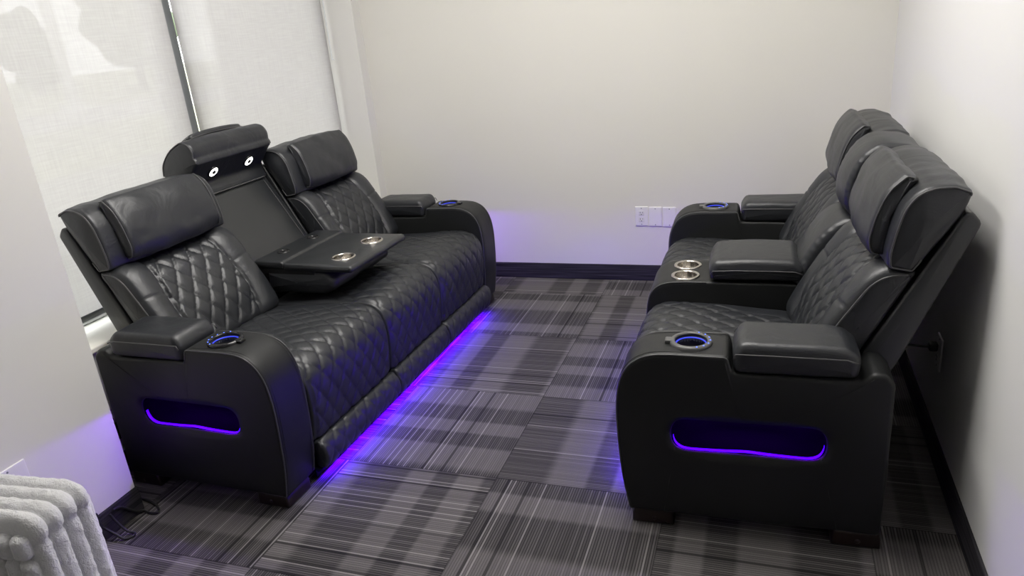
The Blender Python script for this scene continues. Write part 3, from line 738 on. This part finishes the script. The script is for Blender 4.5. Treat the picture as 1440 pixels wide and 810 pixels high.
# cords on the floor beside the pier
def spline(pts, n=14):
    P = [Vector(p) for p in pts]; out = []
    for i in range(len(P) - 1):
        a, b, c, d = P[max(i - 1, 0)], P[i], P[i + 1], P[min(i + 2, len(P) - 1)]
        for k in range(n):
            t = k / n; out.append(.5 * ((2 * b) + (c - a) * t + (2 * a - 5 * b + 4 * c - d) * t * t + (3 * b - a - 3 * c + d) * t ** 3))
    out.append(P[-1]); return out
c1 = mk('extension_cord', *tube(spline([(-2.80, -2.50, .006), (-2.72, -2.49, .006), (-2.655, -2.505, .006), (-2.616, -2.53, .006), (-2.610, -2.545, .006), (-2.64, -2.552, .006), (-2.670, -2.545, .006), (-2.676, -2.57, .020), (-2.676, -2.62, .075), (-2.672, -2.655, .090)]), .0046, 8), CORD)
tag(c1, 'black cord looping over the carpet round the foot of the left pier', 'cord')
c2 = mk('extension_cord', *tube(spline([(-2.670, -2.672, .085), (-2.660, -2.668, .060), (-2.632, -2.662, .018), (-2.605, -2.656, .006), (-2.597, -2.672, .006), (-2.615, -2.690, .006), (-2.645, -2.692, .022), (-2.668, -2.705, .050), (-2.672, -2.720, .075)]), .0046, 8), CORD)
tag(c2, 'black cord curling onto the carpet just right of the white ottoman, with an upright plug', 'cord')
c3 = mk('plug', *rbox(XP + .009, XP + .030, -2.738, -2.716, .070, .128, .006, 3), CORD, c2)

# ------------------------------------------------------------------ white plush ottoman
def ottoman():
    x0, x1, y0, y1, H = -.40, 0., -.184, 0., .505
    R = .045; pitch = .046
    nx = 70; V = []; F = []
    # rounded box as a superellipsoid-ish skin: walk over top along x, down both ends, for rows in y
    def channel(y):
        ph = (y1 - y) / pitch; fr = ph - math.floor(ph)
        return math.sqrt(max(0., 1 - (2 * fr - 1) ** 2)) * .024
    P = rpoly([(x1, .02, .02), (x1, H, R), (x0, H, R), (x0, .02, .02)], .010)
    ys = np.linspace(y0, y1, 85)
    def dsp(P_, N_, S_, v, t):
        h = channel(v) - .016
        nn = np.array([mnoise.noise(Vector((p[0] * 50, v * 50, p[1] * 50))) * .0034 + mnoise.noise(Vector((p[0] * 140, v * 140, p[1] * 140))) * .0034 for p in P_])
        cr = -.010 * np.exp(-((P_[:, 1] - (H - .072)) / .006) ** 2) * (np.abs(N_[:, 0]) > .5)
        cr = cr + .006 * np.exp(-((P_[:, 1] - (H - .035)) / .03) ** 2)
        return h + nn + cr
    top = loft(P, y0, y1, .022, .0028, dsp, puff=.0)
    o = thing('plush_ottoman', 'white faux-fur channel-tufted ottoman in the bottom left corner against the pier', 'ottoman', (-2.268, -2.992, 0), math.radians(5))
    mk('fur_body', *top, PLUSH, o)
    # upright tufts of the near face, each a rounded rib
    for k in range(7):
        xc = x1 - .040 - k * .046
        if xc < x0 + .03: break
        mk('fur_rib', *loft(rpoly([(xc + .024, .02, .02), (xc + .024, H - .05, .022), (xc - .024, H - .05, .022), (xc - .024, .02, .02)], .008), y1 - .02, y1 + .022, .021, .006, lambda P_, N_, S_, v, t: np.array([mnoise.noise(Vector((p[0] * 60, v * 60, p[1] * 60))) * .004 for p in P_]), puff=.003), PLUSH, o)
        for za, zb, bulge in ((.02, H - .112, 0.), (H - .108, H - .036, .003)):
            pr = rpoly([(xc + .024, za, .02), (xc + .024, zb, .022), (xc - .024, zb, .022), (xc - .024, za, .02)], .006)
            def rd(P_, N_, S_, v, t):
                return np.array([mnoise.noise(Vector((p[0] * 50 + k * 3, v * 50, p[1] * 50))) * .003 + mnoise.noise(Vector((p[0] * 130, v * 130, p[1] * 130))) * .0020 for p in P_])
            mk('fur_rib', *loft(pr, y0 - .022 - bulge, y0 + .02, .021, .004, rd, puff=.003), PLUSH, o)
    mk('ottoman_base', *rbox(x0 + .03, x1 - .03, y0 + .03, y1 - .03, 0, .03, .006, 2), UNDER, o)
ottoman()

# ------------------------------------------------------------------ ceiling panels added above the frame, unseen, to light the room
def troffer(label, x, y):
    o = thing('added_ceiling_light', label, 'ceiling light', (x, y, HC), 0, 'added ceiling panels')
    a, b = .30, .60
    mk('frame', *join(box(-a, a, -b, -b + .03, -.012, 0), box(-a, a, b - .03, b, -.012, 0), box(-a, -a + .03, -b, b, -.012, 0), box(a - .03, a, -b, b, -.012, 0)), PLASTIC, o, False)
    mk('diffuser', *box(-a + .03, a - .03, -b + .03, b - .03, -.008, -.002), LAMP, o, False)
for x, y, lb in ((-1.95, -1.75, 'above the left sofa'), (-.95, -1.75, 'above the right loveseat')):
    troffer('added unseen flat white panel light in the ceiling ' + lb, x, y)

# ------------------------------------------------------------------ outside
mk('ground_outside', *box(-90, XG - .3, -40, 90, -.6, -.30), GRASS, kind='structure', smooth=False)
mk('road_outside', *join(box(-27, -20, -40, 90, -.30, -.285), box(-12, -5, -40, 90, -.30, -.285)), ASPHALT, kind='structure', smooth=False)
def tree(label, x, y, h, w, seed):
    rnd = random.Random(seed); o = thing('tree', label, 'tree', (x, y, -.3), 0, None)
    mk('trunk', *tube([(0, 0, 0), (.05, .02, h * .25), (0, .1, h * .5)], .22, 10), BARK, o)
    bm = bmesh.new()
    for _ in range(46):
        f = rnd.random(); r = w * (.20 + .16 * rnd.random()); a = rnd.random() * 2 * PI; rr = w * .62 * math.sqrt(rnd.random()) * math.sin(PI * (.18 + .75 * f))
        mtx = Matrix.Translation((rr * math.cos(a), rr * math.sin(a), h * (.18 + .76 * f))) @ Matrix.Scale(r, 4)
        bmesh.ops.create_icosphere(bm, subdivisions=2, radius=1, matrix=mtx)
    for v in bm.verts: v.co += Vector((rnd.uniform(-1, 1), rnd.uniform(-1, 1), rnd.uniform(-1, 1))) * .10
    me = bpy.data.meshes.new('crown'); bm.to_mesh(me); bm.free(); me.materials.append(LEAF)
    c = bpy.data.objects.new('crown', me); C.objects.link(c); c.parent = o
def dirp(dx, dy, dist): return (-.566 + dx * dist, -4.163 + dy * dist)
for lab, dx, dy, dist, h, w, sd in (('tall broad tree outside, seen dimly through the left blind', -.705, .709, 46, 11, 3.5, 1),
                                   ('small dark tree outside at the far left of the left blind', -.775, .632, 60, 5.0, 2.6, 2)):
    x, y = dirp(dx, dy, dist); tree(lab, x, y, h, w, sd)
x, y = dirp(-.757, .653, 33)
lp_ = thing('street_pole', 'pale slim pole outside, seen dimly through the left blind', 'pole', (x, y, -.3))
mk('pole_shaft', *tube([(0, 0, 0), (0, 0, 4), (0, 0, 8)], .22, 12), POLE, lp_)
mk('pole_footing', *lathe([(.5, 0), (.5, .3), (0, .3)], (0, 0, 0), 20), POLE, lp_)

# ------------------------------------------------------------------ daylight and camera
w = bpy.data.worlds.new('sky'); sc.world = w; w.use_nodes = True
nt = w.node_tree; bg = nt.nodes['Background']; bg.inputs[0].default_value = (1.0, .972, .960, 1); bg.inputs[1].default_value = 6.7

cam = bpy.data.cameras.new('camera'); co = bpy.data.objects.new('camera', cam); C.objects.link(co)
rx, ry, rz = -.3517, .0955, .357
def Rm():
    cy, sy, cp, sp, cr, sr = math.cos(rz), math.sin(rz), math.cos(rx), math.sin(rx), math.cos(ry), math.sin(ry)
    Y = np.array([[cy, -sy, 0], [sy, cy, 0], [0, 0, 1]]); Pm = np.array([[1, 0, 0], [0, cp, -sp], [0, sp, cp]]); Rr = np.array([[cr, 0, sr], [0, 1, 0], [-sr, 0, cr]])
    M = Y @ Pm @ Rr; return M[:, 0], M[:, 1], M[:, 2]
r_, f_, u_ = Rm()
co.matrix_world = Matrix(((r_[0], u_[0], -f_[0], -.5662), (r_[1], u_[1], -f_[1], -4.1633), (r_[2], u_[2], -f_[2], 1.5523), (0, 0, 0, 1)))
cam.sensor_width = 36; cam.lens = 36 * 1025.9 / 1440; cam.clip_start = .05; cam.clip_end = 500
sc.camera = co
sc.view_settings.view_transform = 'Standard'; sc.view_settings.look = 'None'; sc.view_settings.gamma = 1; sc.view_settings.use_curve_mapping = False
sc.view_settings.exposure = 0.10
sc.cycles.use_denoising = True
sc.cycles.max_bounces = 10; sc.cycles.diffuse_bounces = 5; sc.cycles.transparent_max_bounces = 12
sc.cycles.sample_clamp_indirect = 6
